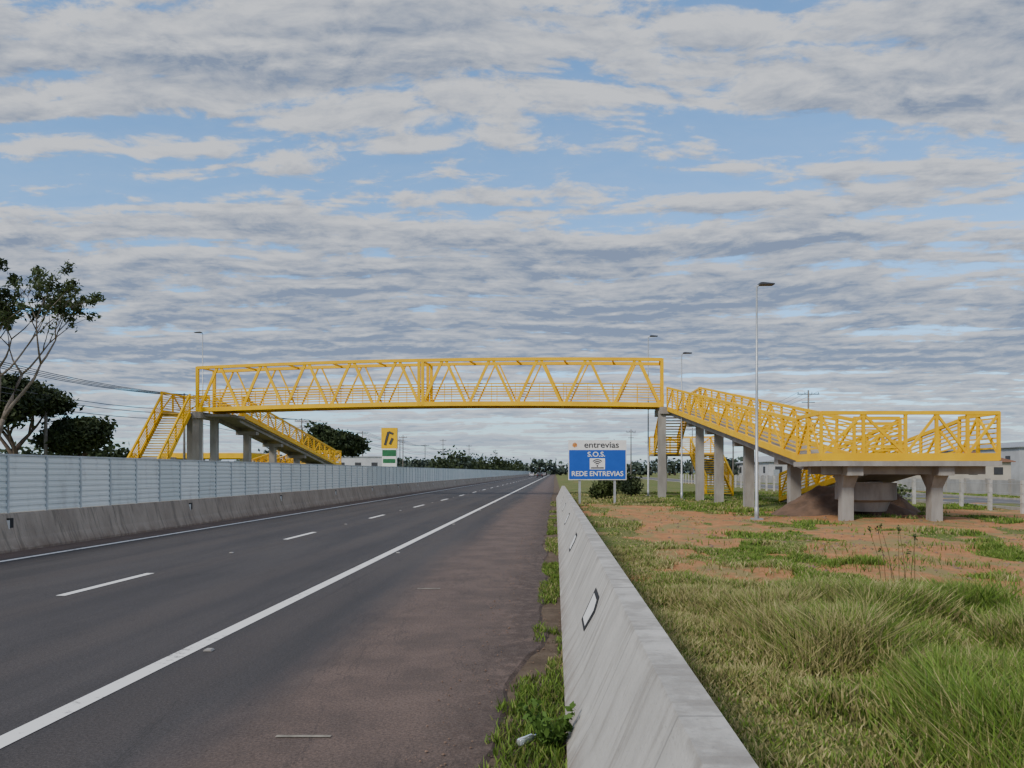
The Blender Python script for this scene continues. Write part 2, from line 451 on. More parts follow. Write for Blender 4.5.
def rail(A,B,h=1.5,sp=1.5,bars=7,diag=True,skip=False,skipend=False,beamh=.26):
    A=Vector(A);B=Vector(B); n=max(1,round((B-A).length/sp)); U=Vector((0,0,1))
    Yl.beam(A+U*(beamh/2),B+U*(beamh/2),.11,beamh)
    Yl.beam(A+U*h,B+U*h,.12,.13)
    for k in range(bars):
        z=beamh+(h-beamh)*(k+1)/(bars+1); Rl.beam(A+U*z,B+U*z,.03,.055)
    for i in range(n+1):
        if (i==0 and skip) or (i==n and skipend): continue
        p=A.lerp(B,i/n); Yl.beam(p+U*.02,p+U*(h+.03),.10,.10)
    if diag:
        for i in range(n):
            a=A.lerp(B,i/n); b2=A.lerp(B,(i+1)/n)
            if i%2==0: Yl.beam(a+U*.22,b2+U*(h-.04),.07,.085)
            else: Yl.beam(a+U*(h-.04),b2+U*.22,.07,.085)
def slab(MBx,A1,B1,A2,B2,th):
    k=len(MBx.v)
    for p in (A1,B1,B2,A2): MBx.v.append(tuple(p))
    for p in (A1,B1,B2,A2): MBx.v.append((p[0],p[1],p[2]-th))
    MBx.f+=[tuple(k+i for i in q) for q in ((3,2,1,0),(4,5,6,7),(0,1,5,4),(1,2,6,5),(2,3,7,6),(3,0,4,7))]

RA=(7.35,49.8,5.72); RB=(9.0,28.2,2.12); w_=2.1
rail(RA,RB); rail((RA[0]+w_,RA[1],RA[2]),(RB[0]+w_,RB[1],RB[2]))
slab(Cn,(RA[0]+.07,RA[1],RA[2]+.06),(RB[0]+.07,RB[1],RB[2]+.06),(RA[0]+w_-.07,RA[1],RA[2]+.06),(RB[0]+w_-.07,RB[1],RB[2]+.06),.16)
for x in (.35,w_-.35):
    Cn.beam((RA[0]+x,RA[1],RA[2]-.22),(RB[0]+x,RB[1],RB[2]-.22),.22,.24)
lx0,lx1,ly0,ly1,lz=9.0,15.0,25.7,28.2,2.10
lxm=11.85
rail((lx0,ly0,lz-.02),(lxm,ly0,lz-.02),h=1.62,sp=1.5,bars=6)
rail((lxm,ly0,lz-.02),(lx1,ly0,lz-.02),h=1.62,sp=1.0,bars=0,skip=True)
rail((lx0,ly0,lz-.02),(lx0,ly1,lz-.02),h=1.62,sp=1.25,skip=True,skipend=True)
rail((lx1,ly0,lz-.02),(lx1,ly1,lz-.02),h=1.62,sp=1.25,skip=True,skipend=True)
rail((11.1,ly1+.05,lz-.02),(12.8,ly1+.05,lz-.02),h=1.62,sp=1.7,skip=True,skipend=True)
Cn.box(lx0-.12,lx1+.06,ly0-.1,ly1+.1,lz-.20,lz-.03)
for xx in (10.2,13.3):
    Cn.box(xx-.27,xx+.27,ly0+.1,ly1+.02,lz-.52,lz-.203)
    yy_=26.65; k=len(Cn.v)
    Cn.v+=[(xx-.2,yy_-.2,-.2),(xx+.2,yy_-.2,-.2),(xx+.2,yy_+.2,-.2),(xx-.2,yy_+.2,-.2),(xx-.2,yy_-.2,1.15),(xx+.2,yy_-.2,1.15),(xx+.2,yy_+.2,1.15),(xx-.2,yy_+.2,1.15),(xx-.25,yy_-.5,1.58),(xx+.25,yy_-.5,1.58),(xx+.25,yy_+.5,1.58),(xx-.25,yy_+.5,1.58)]
    for q in ((0,1,5,4),(1,2,6,5),(2,3,7,6),(3,0,4,7),(4,5,9,8),(5,6,10,9),(6,7,11,10),(7,4,8,11),(8,9,10,11)): Cn.f.append(tuple(k+i for i in q))
Cn.box(9.3,14.9,26.3,26.6,1.62,1.897); Cn.box(9.3,14.9,27.6,27.9,1.62,1.897)
SA=(12.8,28.2,2.10); SB=(12.6,42.6,.05)
rail(SA,SB,skip=False); rail((15.0,28.2,2.10),(14.8,42.6,.05))
slab(Cn,(12.87,28.3,2.15),(12.67,42.6,.1),(14.93,28.3,2.15),(14.73,42.6,.1),.16)
Cn.box(13.5,14.1,32.8,33.2,-.2,1.3); Cn.box(13.5,14.1,37.,37.4,-.2,.7)
for D in (46.3,42.3,37.3,31.6):
    t=(49.8-D)/21.6; xc=7.35+1.65*t+1.2
    zt=5.72-3.6*t-.34
    Cn.box(xc-.22,xc+.22,D-.24,D+.24,-.2,zt-.34)
    Cn.box(xc-.75,xc+.75,D-.28,D+.28,zt-.339,zt-.02)
for t in (0.0,1.0):
    for off in (-.02,W+.02):
        p=A+ax*(Lb*t)+pr*off
        Cn.box(p.x-.23,p.x+.23,p.y-.25,p.y+.25,-.2,5.72)
    p=A+ax*(Lb*t)+pr*(W/2)
    Cn.box(p.x-.3,p.x+.3,p.y-1.5,p.y+1.5,5.5,5.95)
Cn.box(7.35,9.6,49.9,54.0,5.68,5.86)
rail((9.6,50.0,5.75),(9.6,54.0,5.75),sp=2)
def stairs(A0,B0,wx):
    n=max(2,int((A0[2]-B0[2])/.175))
    for i in range(n):
        t=(i+.5)/n; y=A0[1]+(B0[1]-A0[1])*t; z=A0[2]+(B0[2]-A0[2])*t; x=A0[0]+(B0[0]-A0[0])*t
        d_=abs(B0[1]-A0[1])/n/2+.02
        Dk.box(x+.06,x+wx-.06,y-d_,y+d_,z-.035,z+.035)
    for xo in (0,wx):
        a=Vector(A0)+Vector((xo,0,0)); b2=Vector(B0)+Vector((xo,0,0))
        Yl.beam(a-Vector((0,0,.05)),b2-Vector((0,0,.05)),.08,.3)
        for k in range(5): 
            z=Vector((0,0,.3+.2*k)); Rl.beam(a+z,b2+z,.03,.05)
        Yl.beam(a+Vector((0,0,1.3)),b2+Vector((0,0,1.3)),.11,.11)
        m_=max(1,int((b2-a).length/1.3))
        for i in range(m_+1):
            p=a.lerp(b2,i/m_); Yl.beam(p,p+Vector((0,0,1.33)),.08,.08)
stairs((7.7,54.0,5.85),(7.7,59.,3.1),1.8)
Cn.box(7.6,12.5,59.,61.,2.95,3.1); rail((7.6,61,3.0),(12.5,61,3.0)); rail((12.5,59,3.0),(12.5,61,3.0),skipend=True)
Cn.box(8.4,8.8,59.8,60.2,-.2,2.95); Cn.box(11.3,11.7,59.8,60.2,-.2,2.95)
stairs((10.5,59.,3.1),(10.7,53.8,.1),1.9)
Cn.box(-27.6,-25.6,53.2,56.6,5.68,5.86)
rail((-27.6,53.3,5.8),(-27.6,56.5,5.8),sp=1.6); rail((-27.6,56.5,5.8),(-25.7,56.5,5.8),skip=True)
stairs((-27.5,53.2,5.85),(-27.5,48.2,.5),1.95)
LA=(-25.5,56.8,5.75); LB=(-24.8,78,2.45)
Cn.box(-25.6,-23.2,54.2,56.9,5.66,5.84)
rail(LA,LB); rail((LA[0]+2.2,LA[1],LA[2]),(LB[0]+2.2,LB[1],LB[2]))
slab(Cn,(LA[0]+.07,LA[1],LA[2]+.06),(LB[0]+.07,LB[1],LB[2]+.06),(LA[0]+2.13,LA[1],LA[2]+.06),(LB[0]+2.13,LB[1],LB[2]+.06),.16)
for x in (.35,1.85): Cn.beam((LA[0]+x,LA[1],LA[2]-.22),(LB[0]+x,LB[1],LB[2]-.22),.22,.24)
for D in (60,65,70.5,76):
    t=(D-56.8)/21.2; xc=-25.5+.7*t+1.1; zt=5.75-3.3*t-.34
    Cn.box(xc-.24,xc+.24,D-.24,D+.24,-.2,zt-.3); Cn.box(xc-.8,xc+.8,D-.28,D+.28,zt-.299,zt-.02)
Cn.box(-28.4,-22.5,78.05,80.3,2.2,2.42); rail((-28.3,80.2,2.4),(-22.6,80.2,2.4)); rail((-22.6,78.1,2.4),(-22.6,80.2,2.4),skip=True,skipend=True)
Cn.box(-24.1,-23.7,79,79.4,-.2,2.2); Cn.box(-27.5,-27.1,79,79.4,-.2,2.2)
rail((-28.3,78,2.4),(-28.3,63,.1)); rail((-26.2,78,2.4),(-26.2,63,.1))
slab(Cn,(-28.2,78,2.45),(-28.2,63,.12),(-26.3,78,2.45),(-26.3,63,.12),.16)
Cn.box(-26.9,-26.4,55.5,56,-.2,5.68)
Yl.obj('steel_truss_and_frames',M_yel,br); Rl.obj('guard_rails',M_yel,br); Cn.obj('concrete_structure',M_conc,br); Dk.obj('deck_and_treads',M_yel2,br)

# ------------------------------------------------------------------ street lamps
def lamp(x,y,h,r=.07,rot=0.,arm=.5):
    e=empty('street_lamp'); e.location=(x,y,0); e.rotation_euler=(0,0,rot)
    b=MB(); b.tube([(0,0,-.1),(0,0,.45),(0,0,.46),(0,0,h*.5),(0,0,h)],[r*1.25,r*1.25,r,r*.8,r*.5],10)
    b.tube([(0,0,h-.05),(arm*.5,0,h+.02),(arm,0,h+.05)],[.03,.028,.025],6)
    b.obj('pole',M_steel,e,True)
    b=MB(); a0=arm*.75
    b.prism([(a0,h+.03),(a0+.55,h+.05),(a0+.55,h+.10),(a0+.1,h+.13),(a0,h+.11)],[-.14,.14])
    b.obj('luminaire_head',M_dark,e,bevel=.01)
    b=MB(); b.box(-.18,.18,-.18,.18,-.05,.05); b.obj('base_plate',M_steel,e)
    return e
lamp(7.22,27.2,8.35,.065,rot=.1,arm=.1)
lamp(7.75,46.5,8.9,.06,rot=0,arm=.1)
lamp(6.5,53.0,11.1,.06,rot=0,arm=.15)
lamp(-26.7,57.6,12.2,.06,rot=math.pi,arm=.1)

# ------------------------------------------------------------------ highway sign
sg=empty('highway_information_sign')
D=40.; x0,x1=.70,3.76; zb,zt=1.28,3.38; zs=2.86
b=MB(); b.box(x0,x1,D,D+.05,zb,zt); b.obj('board_back',M_white,sg)
b=MB(); b.box(x0+.04,x1-.04,D-.008,D-.002,zb+.04,zs); b.obj('blue_panel',M_blue,sg)
b=MB()
for xp in (1.3,3.15): b.box(xp-.06,xp+.06,D+.06,D+.18,-.1,zt-.1)
b.obj('sign_posts',M_steel,sg)
def text(s,x,z,size,matx,name,parent,y,sx=1.,bold=.012):
    cu=bpy.data.curves.new(name,'FONT'); cu.body=s; cu.size=size; cu.align_x='CENTER'; cu.align_y='CENTER'; cu.extrude=.002; cu.offset=size*bold
    cu.materials.append(matx); o=bpy.data.objects.new(name,cu); o.location=(x,y,z); o.rotation_euler=(math.pi/2,0,0); o.scale=(sx,1,1); link(o,parent)
xc=(x0+x1)/2
text('entrevias',xc+.22,3.12,.46,M_dark,'header_text',sg,D-.006,1.1,.016)
text('S.O.S.',xc-.05,2.62,.36,M_white,'sos_text',sg,D-.014,1.1)
text('REDE ENTREVIAS',xc,1.60,.36,M_white,'name_text',sg,D-.014,1.0)
b=MB(); b.box(xc-.40,xc+.40,D-.016,D-.010,1.84,2.42); b.obj('icon_panel',M_white,sg,bevel=.002)
b=MB()
for r in (.10,.20,.30):
    for i in range(8):
        a0=math.radians(45+90*i/8); a1=math.radians(45+90*(i+1)/8)
        b.quad(*[(xc+rr*math.cos(a),D-.019,2.02+rr*math.sin(a)) for a,rr in ((a0,r),(a1,r),(a1,r+.06),(a0,r+.06))])
k=[(xc+.05*math.cos(i*math.pi/5),D-.019,2.02+.05*math.sin(i*math.pi/5)) for i in range(10)]; b.quad(*k)
b.box(xc-.34,xc+.34,D-.019,D-.017,1.88,1.95)
b.obj('wifi_icon',M_dark,sg)
b=MB(); 
for i in range(6):
    a=math.radians(60*i); b.quad(*[(x0+.34+.13*math.cos(a+t),D-.006,3.12+.13*math.sin(a+t)) for t in (0,.45,.9)],(x0+.34,D-.006,3.12))
b.obj('header_logo',mat('logo_orange',(.7,.25,.03),.5),sg)

# ------------------------------------------------------------------ leaves/trees
def leaf_obj(name,pts,size,matx,parent,flat=.35):
    pts=np.asarray(pts); n=len(pts)
    a=rng.normal(size=(n,3)); a/=np.linalg.norm(a,axis=1)[:,None]
    b=rng.normal(size=(n,3)); b-=a*(a*b).sum(1)[:,None]; b/=np.linalg.norm(b,axis=1)[:,None]
    s=size*(.6+.8*rng.random((n,1)))
    v=np.stack([pts-a*s,pts+b*s*flat,pts+a*s,pts-b*s*flat],1).reshape(-1,3)
    me=bpy.data.meshes.new(name); me.vertices.add(4*n); me.vertices.foreach_set('co',v.ravel().astype(np.float32))
    me.loops.add(4*n); me.loops.foreach_set('vertex_index',np.arange(4*n,dtype=np.int32))
    me.polygons.add(n); me.polygons.foreach_set('loop_start',np.arange(0,4*n,4,dtype=np.int32)); me.polygons.foreach_set('loop_total',np.full(n,4,dtype=np.int32))
    me.update(calc_edges=True); me.validate(); me.materials.append(matx)
    return link(bpy.data.objects.new(name,me),parent)
def blob(c,r,n,shell=.55):
    d=rng.normal(size=(n,3)); d/=np.linalg.norm(d,axis=1)[:,None]
    rr=shell+(1-shell)*rng.random((n,1))**.7
    rr*=.8+.4*rng.random((n,1))
    return np.array(c)+d*rr*np.array(r)
def tree(name,base,h,r0,lean,spread,depth,clumpr,nleaf,lsize,leafm,barkm,seed,flat=.35,first=.35,up=.35,prob=1.,decay=(.62,.85),clz=.6):
    R=random.Random(seed); e=empty(name); mb=MB(); tips=[]
    def grow(p,d,L,r,dep):
        pts=[p]; n=4; q=Vector(p); dd=Vector(d)
        for i in range(n):
            dd=(dd+Vector((R.uniform(-.16,.16),R.uniform(-.16,.16),R.uniform(-.02,.14)))).normalized()
            q=q+dd*(L/n); pts.append(q.copy())
        mb.tube(pts,[r*(1-.12*i) for i in range(n+1)],6 if dep<depth else 9)
        if dep==0: tips.append(pts[-1]); tips.append(pts[-2]); return
        if dep<=1: tips.append(pts[-1])
        k=R.choice((2,3,3)) if dep<depth else 4
        for j in range(k):
            az=2*math.pi*(j+R.random()*.7)/k; s=spread*R.uniform(.6,1.15)
            nd=(dd*(1-.25*s)+Vector((math.cos(az)*s,math.sin(az)*s,up*R.uniform(.2,1)))).normalized()
            st=pts[-1] if j<2 else pts[-2]
            grow(st,nd,L*R.uniform(*decay),r*.55,dep-1)
    grow(Vector(base),Vector(lean).normalized(),h*first,r0,depth)
    mb.obj('trunk_and_limbs',barkm,e,True)
    P=[]
    for t in tips:
        if R.random()>prob: continue
        c=clumpr*R.uniform(.45,1.4)
        P.append(blob(tuple(t),(c,c,c*clz),int(nleaf*R.uniform(.5,1.2)),.1))
    leaf_obj('foliage',np.concatenate(P),lsize,leafm,e,flat)
    return e
tree('eucalyptus_tree',(-34.6,46,-.1),17.2,.24,(.10,0,1),.85,4,.50,46,.15,M_leaf,M_barkl,5,prob=.9,first=.30,up=.42,decay=(.66,.88),clz=.95)
tree('eucalyptus_tree',(-38.4,49,-.1),16,.26,(.10,0,1),.8,4,.6,60,.16,M_leafd,M_barkl,11,prob=.85,up=.45,clz=.9)
tree('broadleaf_tree',(-41.0,58,-.1),11.8,.35,(.0,0,1),.72,4,1.25,260,.20,M_leafd,M_bark,3,first=.30,flat=.5,up=.5,decay=(.6,.8))
tree('broadleaf_tree',(-38.6,62,-.1),7.6,.3,(.02,0,1),.8,3,1.3,380,.20,M_leafd,M_bark,19,first=.3,flat=.5,up=.45)
tree('broadleaf_tree',(-33.0,112,-.1),8.6,.35,(0,0,1),1.05,3,1.5,460,.28,M_leafd,M_bark,8,first=.36,flat=.6,up=.25)
def mass(name,blobs,size,matx,dens=1.):
    e=empty(name); P=[blob(c,r,int(nn*dens),.2) for c,r,nn in blobs]
    leaf_obj('foliage',np.concatenate(P),size,matx,e,.6)
    mb=MB()
    for c,r,nn in blobs: mb.tube([(c[0],c[1],-.1),(c[0],c[1],c[2])],[r[0]*.07,r[0]*.04],5)
    mb.obj('trunks',M_bark,e)
R=random.Random(4)
def row(x0,y0,x1,y1,n,zr,rr,nn):
    L=[]
    for i in range(n):
        t=(i+R.random()*.8)/n; r=R.uniform(*rr); z=R.uniform(*zr)
        L.append(((x0+(x1-x0)*t,y0+(y1-y0)*t,z*.6),(r*1.2,r,z*.48),nn))
    return L
mass('distant_trees',row(-70,95,-50,88,9,(3.2,5.5),(1.8,3),420),.35,M_leafd)
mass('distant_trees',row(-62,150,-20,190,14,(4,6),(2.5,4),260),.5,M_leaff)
mass('distant_trees',row(-26,170,-17,330,24,(3.5,7.5),(2.5,4.),300),.45,M_leafd)
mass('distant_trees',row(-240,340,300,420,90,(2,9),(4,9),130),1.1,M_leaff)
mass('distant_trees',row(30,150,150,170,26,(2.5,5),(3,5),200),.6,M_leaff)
mass('shrub',[((3.0,45.5,.75),(.75,.7,.6),900),((2.5,45.8,.5),(.5,.5,.45),300)],.10,M_leaf)
mass('shrub',[((5.2,52,.6),(.9,.8,.5),700)],.10,M_leafd)
mass('shrub',[((6.2,66,.9),(1.3,1,.8),700)],.14,M_leafd)
mass('shrub',[((19,44,.6),(1.6,1,.5),700),((16.5,46,.5),(1.4,1,.45),600)],.12,M_leaf)

b=MB(); n=160
for i in range(n+1):
    x=-2600+5200*i/n; hgt=9+9*float(fbm(np.array([i*.09]),np.array([0.]),31,4)[0])
    b.v+=[(x,1900,-2),(x,1900,hgt),(x,2300,hgt+2)]
for i in range(n):
    k=i*3; b.f+=[(k,k+3,k+4,k+1),(k+1,k+4,k+5,k+2)]
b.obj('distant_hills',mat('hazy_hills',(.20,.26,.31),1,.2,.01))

# ------------------------------------------------------------------ grass
def gpatch(name,x,y,h,wd,col,lean=.5):
    n=len(x); z=gz(x,y)
    az=rng.random(n)*2*np.pi; bd=rng.random(n)*lean*h
    dx,dy=np.cos(az),np.sin(az)
    fa=rng.random(n)*np.pi; sxn,syn=np.cos(fa),np.sin(fa)
    def P(t,bend,wf):
        cx=x+dx*bd*bend; cy=y+dy*bd*bend; cz=z-.01+h*t
        return [np.stack([cx-sxn*wd*wf,cy-syn*wd*wf,cz],1),np.stack([cx+sxn*wd*wf,cy+syn*wd*wf,cz],1)]
    a=P(0,0,.8); b=P(.5,.25,1); c=P(1,1,.0)
    v=np.stack([a[0],a[1],b[1],b[0],c[0]],1).reshape(-1,3)
    me=bpy.data.meshes.new(name); me.vertices.add(5*n); me.vertices.foreach_set('co',v.ravel().astype(np.float32))
    k=np.arange(n)*5
    L=np.stack([k,k+1,k+2,k+3,k+3,k+2,k+4],1).ravel().astype(np.int32)
    me.loops.add(7*n); me.loops.foreach_set('vertex_index',L)
    me.polygons.add(2*n)
    ls=np.stack([np.arange(n)*7,np.arange(n)*7+4],1).ravel().astype(np.int32)
    lt=np.tile(np.array([4,3],dtype=np.int32),n)
    me.polygons.foreach_set('loop_start',ls); me.polygons.foreach_set('loop_total',lt)
    me.update(calc_edges=True)
    at=me.color_attributes.new('tint','FLOAT_COLOR','POINT')
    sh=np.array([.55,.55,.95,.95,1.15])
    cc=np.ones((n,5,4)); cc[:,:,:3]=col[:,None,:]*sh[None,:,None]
    at.data.foreach_set('color',cc.ravel().astype(np.float32))
    me.materials.append(M_grass); return link(bpy.data.objects.new(name,me))
def gcol(x,y,n):
    g=fbm(x*.55+3,y*.45,41,3)
    green=np.array([.165,.265,.042]); dg=np.array([.105,.18,.035]); dry=np.array([.40,.35,.17]); olive=np.array([.24,.265,.08])
    dryf=np.clip(sst(.56,.40,g)*.55+.75*sst(2.6,1.1,x-.10*y),0,1)
    c=np.where((rng.random(n)<dryf*.75)[:,None],dry,np.where((rng.random(n)<.4)[:,None],dg,green))
    c=np.where((rng.random(n)<.22)[:,None],olive,c)
    return c*(.68+.62*rng.random((n,1)))
N=440000
y=3.2+ (17-3.2)*rng.random(N)**.85; x=.66+rng.random(N)*(.66*y+1.2)
s=soilf(x,y); cl_=fbm(x*1.1,y*1.1,61,3); 
keep=(rng.random(N)>s*.985)&(rng.random(N)<.38+1.6*sst(.36,.6,cl_))
x,y,cl_=x[keep],y[keep],cl_[keep]
tall=sst(.46,.66,fbm(x*.8+9,y*.8,77,3))*sst(1.4,2.8,x)*sst(12,8,y)
h=(.045+.12*sst(.35,.75,cl_)+.28*tall)*(.5+.8*rng.random(len(x)))
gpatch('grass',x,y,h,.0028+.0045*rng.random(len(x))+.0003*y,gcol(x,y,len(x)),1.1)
N=190000
y=17+45*rng.random(N)**1.2; x=.7+rng.random(N)*(.66*y)
s=soilf(x,y); ok=(rng.random(N)>s*.985)&~((x>20.5)&(x<28.5)); cl_=fbm(x*.7,y*.7,61,3); ok&=rng.random(N)<.18+1.5*sst(.38,.62,cl_)
x,y,cl_=x[ok],y[ok],cl_[ok]
h=(.03+.12*sst(.4,.75,cl_))*(.5+.8*rng.random(len(x)))
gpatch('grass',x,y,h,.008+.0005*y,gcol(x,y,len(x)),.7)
N=26000
y=3.+40*rng.random(N)**1.6; u=rng.random(N); near=sst(7.5,4.8,y+.8*(fbm(u*6,y,4,2)-.5)); x=-.22-.22*near+u*(.30+.22*near)
dn=fbm(y*.9,x*3+1.5,90,3); thr=np.where(y<5.6,.95,np.where((y>7.5)&(y<14),sst(.42,.60,dn)*.8,sst(.5,.68,dn)*.5)); thr=thr*sst(-.46,-.15,x+.35*(fbm(y*2.5,x*3,6,2)-.35))*np.where(y<5.6,1.6,2.)
ok=rng.random(N)<thr
x,y=x[ok],y[ok]; h=(.02+.08*rng.random(len(x)))*np.where(y<5.9,1.1,.9)
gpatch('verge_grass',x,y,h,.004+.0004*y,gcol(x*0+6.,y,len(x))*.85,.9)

wd=empty('weed_plant'); mb=MB(); Pw=[]
R=random.Random(2)
for i in range(18):
    a=R.uniform(0,6.28); L=R.uniform(.10,.30); t=Vector((-.03+math.cos(a)*L*.5,4.65+math.sin(a)*L*.7,L*.9))
    mb.tube([(-.03,4.65,0),(t.x*.5,4.65+(t.y-4.65)*.4,t.z*.6),t],[.004,.003,.002],5); 
    for f in (.4,.55,.7,.85,1.): Pw.append(blob((t.x*f,4.65+(t.y-4.65)*f,t.z*f),(.04,.04,.03),8,.1))
mb.obj('stems',M_weed,wd); leaf_obj('leaves',np.concatenate(Pw),.024,M_weed,wd,.6)
ts=empty('tall_weed'); mb=MB(); Pw=[]
for i in range(9):
    bx,by=4.55+R.uniform(-.25,.3),10.4+R.uniform(-.3,.3); lx=R.uniform(-.35,.1); hh=R.uniform(.5,.95)
    mb.tube([(bx,by,-.02),(bx+lx*.4,by,hh*.6),(bx+lx,by,hh)],[.006,.004,.002],5)
    Pw.append(blob((bx+lx,by,hh),(.03,.03,.07),14,.1))
mb.obj('stems',mat('dry_stem',(.12,.09,.04),.9),ts); leaf_obj('seed_heads',np.concatenate(Pw),.02,M_leafd,ts,.4)
bo=empty('plastic_bottle'); bo.location=(-.17,4.62,.075); bo.rotation_euler=(0,math.pi/2,.9); bo.scale=(.75,.75,.75)
b=MB(); b.tube([(0,0,-.1),(0,0,-.095),(0,0,-.05),(0,0,0),(0,0,.05),(0,0,.08),(0,0,.1),(0,0,.115)],[.02,.032,.033,.030,.033,.018,.012,.012],12)
m,nt_,b_,pos=newmat('clear_plastic'); b_.inputs['Base Color'].default_value=C(.75,.8,.82); b_.inputs['Roughness'].default_value=.15; b_.inputs['Transmission Weight'].default_value=.75
b.obj('bottle_body',m,bo,True); b=MB(); b.tube([(0,0,.112),(0,0,.13)],[.014,.014],12); b.obj('cap',M_blue,bo)
gb=MB()
for i in range(1300):
    if i<700: x=R.choice((R.uniform(-.9,.05),R.gauss(-.35,.3))); x=min(x,.05); y=3.5+16*R.random()**1.5; s=R.uniform(.003,.012); z=.03 if x<-.45 else .01
    else:
        x=R.uniform(2.5,15); y=R.uniform(11,30); s=R.uniform(.02,.06); z=float(gz(x,y))
    k=len(gb.v)
    for v in ((1,0,0),(-1,0,0),(0,1,0),(0,-1,0),(0,0,.7),(0,0,-.7)): gb.v.append((x+v[0]*s*R.uniform(.6,1.2),y+v[1]*s*R.uniform(.6,1.2),z+v[2]*s))
    for q in ((0,2,4),(2,1,4),(1,3,4),(3,0,4),(2,0,5),(1,2,5),(3,1,5),(0,3,5)): gb.f.append(tuple(k+j for j in q))
gb.obj('gravel',mat('stone',(.26,.17,.12),.95,.5,3))

# ------------------------------------------------------------------ earth mound & block
def mound(name,cx,cy,rx,ry,hh,matx,seed):
    n=44; b=MB()
    for j in range(n+1):
        for i in range(n+1):
            u=-1+2*i/n; v=-1+2*j/n; r=math.hypot(u,v)
            f=float(fbm(np.array([u*3+seed]),np.array([v*3.]),seed,5)[0])
            z=max(0,1-r**1.6)*hh*(.55+.9*f)-.06
            b.v.append((cx+u*rx,cy+v*ry,z))
    for j in range(n):
        for i in range(n):
            k=j*(n+1)+i; b.f.append((k,k+1,k+n+2,k+n+1))
    return b.obj(name,matx,None,True)
M_earth=mat('red_earth',(.17,.105,.07),1,.4,2.5,bump=1,bs=8,col2=(.10,.065,.045))
mound('earth_mound',11.6,30.6,3.0,1.9,1.15,M_earth,5)
mound('earth_mound',13.4,31.5,1.8,1.6,1.05,M_earth,9)
blk=MB(); blk.tube([(11.6,28.4,.25),(11.6,28.4,.6),(11.6,28.4,.68),(11.6,28.4,1.3)],[.72,.85,1.08,1.08],28); blk.obj('concrete_footing_block',M_conc)

# ------------------------------------------------------------------ service road, fence, wall, right side
b=MB(); b.quad((21,-30,.02),(27.5,-30,.02),(27.5,400,.02),(21,400,.02))
b.obj('service_road',mat('old_asphalt',(.12,.115,.115),.9,.25,1,bump=.2))
b=MB(); b.box(20.75,20.97,-30,400,-.1,.12); b.box(27.53,27.75,-30,400,-.1,.12); b.obj('kerb',M_conc)
pf=empty('post_and_wire_fence'); b=MB(); y=10.
while y<120:
    b.box(19.43,19.57,y,y+.14,-.1,1.35); y+=2.4
b.obj('concrete_posts',mat('whitewashed_post',(.5,.48,.44),.8,.3,3),pf)
b=MB()
for z in (.4,.8,1.2): b.tube([(19.42,10,z),(19.42,120,z)],[.008,.008],4)
b.obj('wires',M_steel,pf)
wl=empty('boundary_wall'); b=MB(); b.box(33,33.2,25,150,-.1,1.1); b.obj('wall_panel',mat('rendered_wall',(.36,.35,.34),.9,.35,1.,stretch=(1,1,.4)),wl)
b=MB()
y=25.
while y<150: b.box(32.94,33.26,y,y+.25,-.1,1.2); y+=3.
b.obj('wall_piers',M_conc,wl)
def building(name,x0,x1,y0,y1,h,colr,roofc,gable=False):
    e=empty(name); b=MB(); b.box(x0,x1,y0,y1,-.1,h); b.obj('walls',mat(name+'_wall',colr,.9,.2,.5),e)
    b=MB()
    if gable:
        xm=(x0+x1)/2; b.prism([(x0-.4,h),(x1+.4,h),(x1+.4,h+.12),(xm,h+1.4),(x0-.4,h+.12)],[y0-.4,y1+.4])
    else: b.box(x0-.15,x1+.15,y0-.15,y1+.15,h,h+.25)
    b.obj('roof',mat(name+'_roof',roofc,.7,.2,.5),e)
    b=MB(); nW=max(2,int((x1-x0)/3))
    for i in range(nW):
        xx=x0+(i+.5)*(x1-x0)/nW; b.box(xx-.6,xx+.6,y0-.04,y0+.02,h*.45,h*.78)
    for i in range(4):
        yy_=y0+(i+.5)*(y1-y0)/4
        xx=x0 if x0>0 else x1
        b.box(xx-.04,xx+.04,yy_-.6,yy_+.6,h*.45,h*.78)
    b.obj('windows',M_dark,e)
    b=MB(); b.box(x0+.8,x0+1.8,y0-.05,y0+.02,0,2.1); b.obj('door',M_steel,e)
building('warehouse',66,84,108,130,5.2,(.42,.43,.45),(.3,.32,.35),gable=True)
building('house',50,60,100,110,3.,(.5,.45,.38),(.3,.15,.1),gable=True)
building('house',88,100,118,130,3.6,(.45,.42,.4),(.28,.16,.12),gable=True)
building('warehouse',36,46,128,150,3.4,(.5,.5,.5),(.4,.42,.44),gable=True)
building('shop_building',-62,-50,96,106,3.4,(.6,.58,.52),(.35,.36,.38))
building('shop_building',-47,-34,150,162,4.6,(.55,.56,.58),(.4,.42,.45))
fs=empty('fuel_station_canopy'); b=MB(); b.box(-52,-40,100,110,3.5,4.2); b.obj('canopy_fascia',M_yel,fs)
b=MB(); b.box(-51.8,-40.2,100.2,109.8,4.203,4.3); [b.box(x-.2,x+.2,y-.2,y+.2,-.1,3.5) for x in (-50,-42) for y in (102,108)]; b.obj('columns_and_roof',M_white,fs)
b=MB(); [b.box(x-.3,x+.3,104.6,105.4,.1,1.8) for x in (-50,-46,-42)]; b.obj('fuel_pumps',M_blue,fs)
tt=empty('fuel_price_totem_sign'); D=110.; xc=-24.0
M_green=mat('sign_green',(.02,.16,.06),.5)
b=MB(); b.box(xc-1.15,xc+1.15,D,D+.5,5.1,8.1); b.obj('logo_box',M_yel,tt)
b=MB(); b.box(xc-1.05,xc+1.05,D,D+.45,1.0,5.097); b.obj('price_box',M_white,tt)
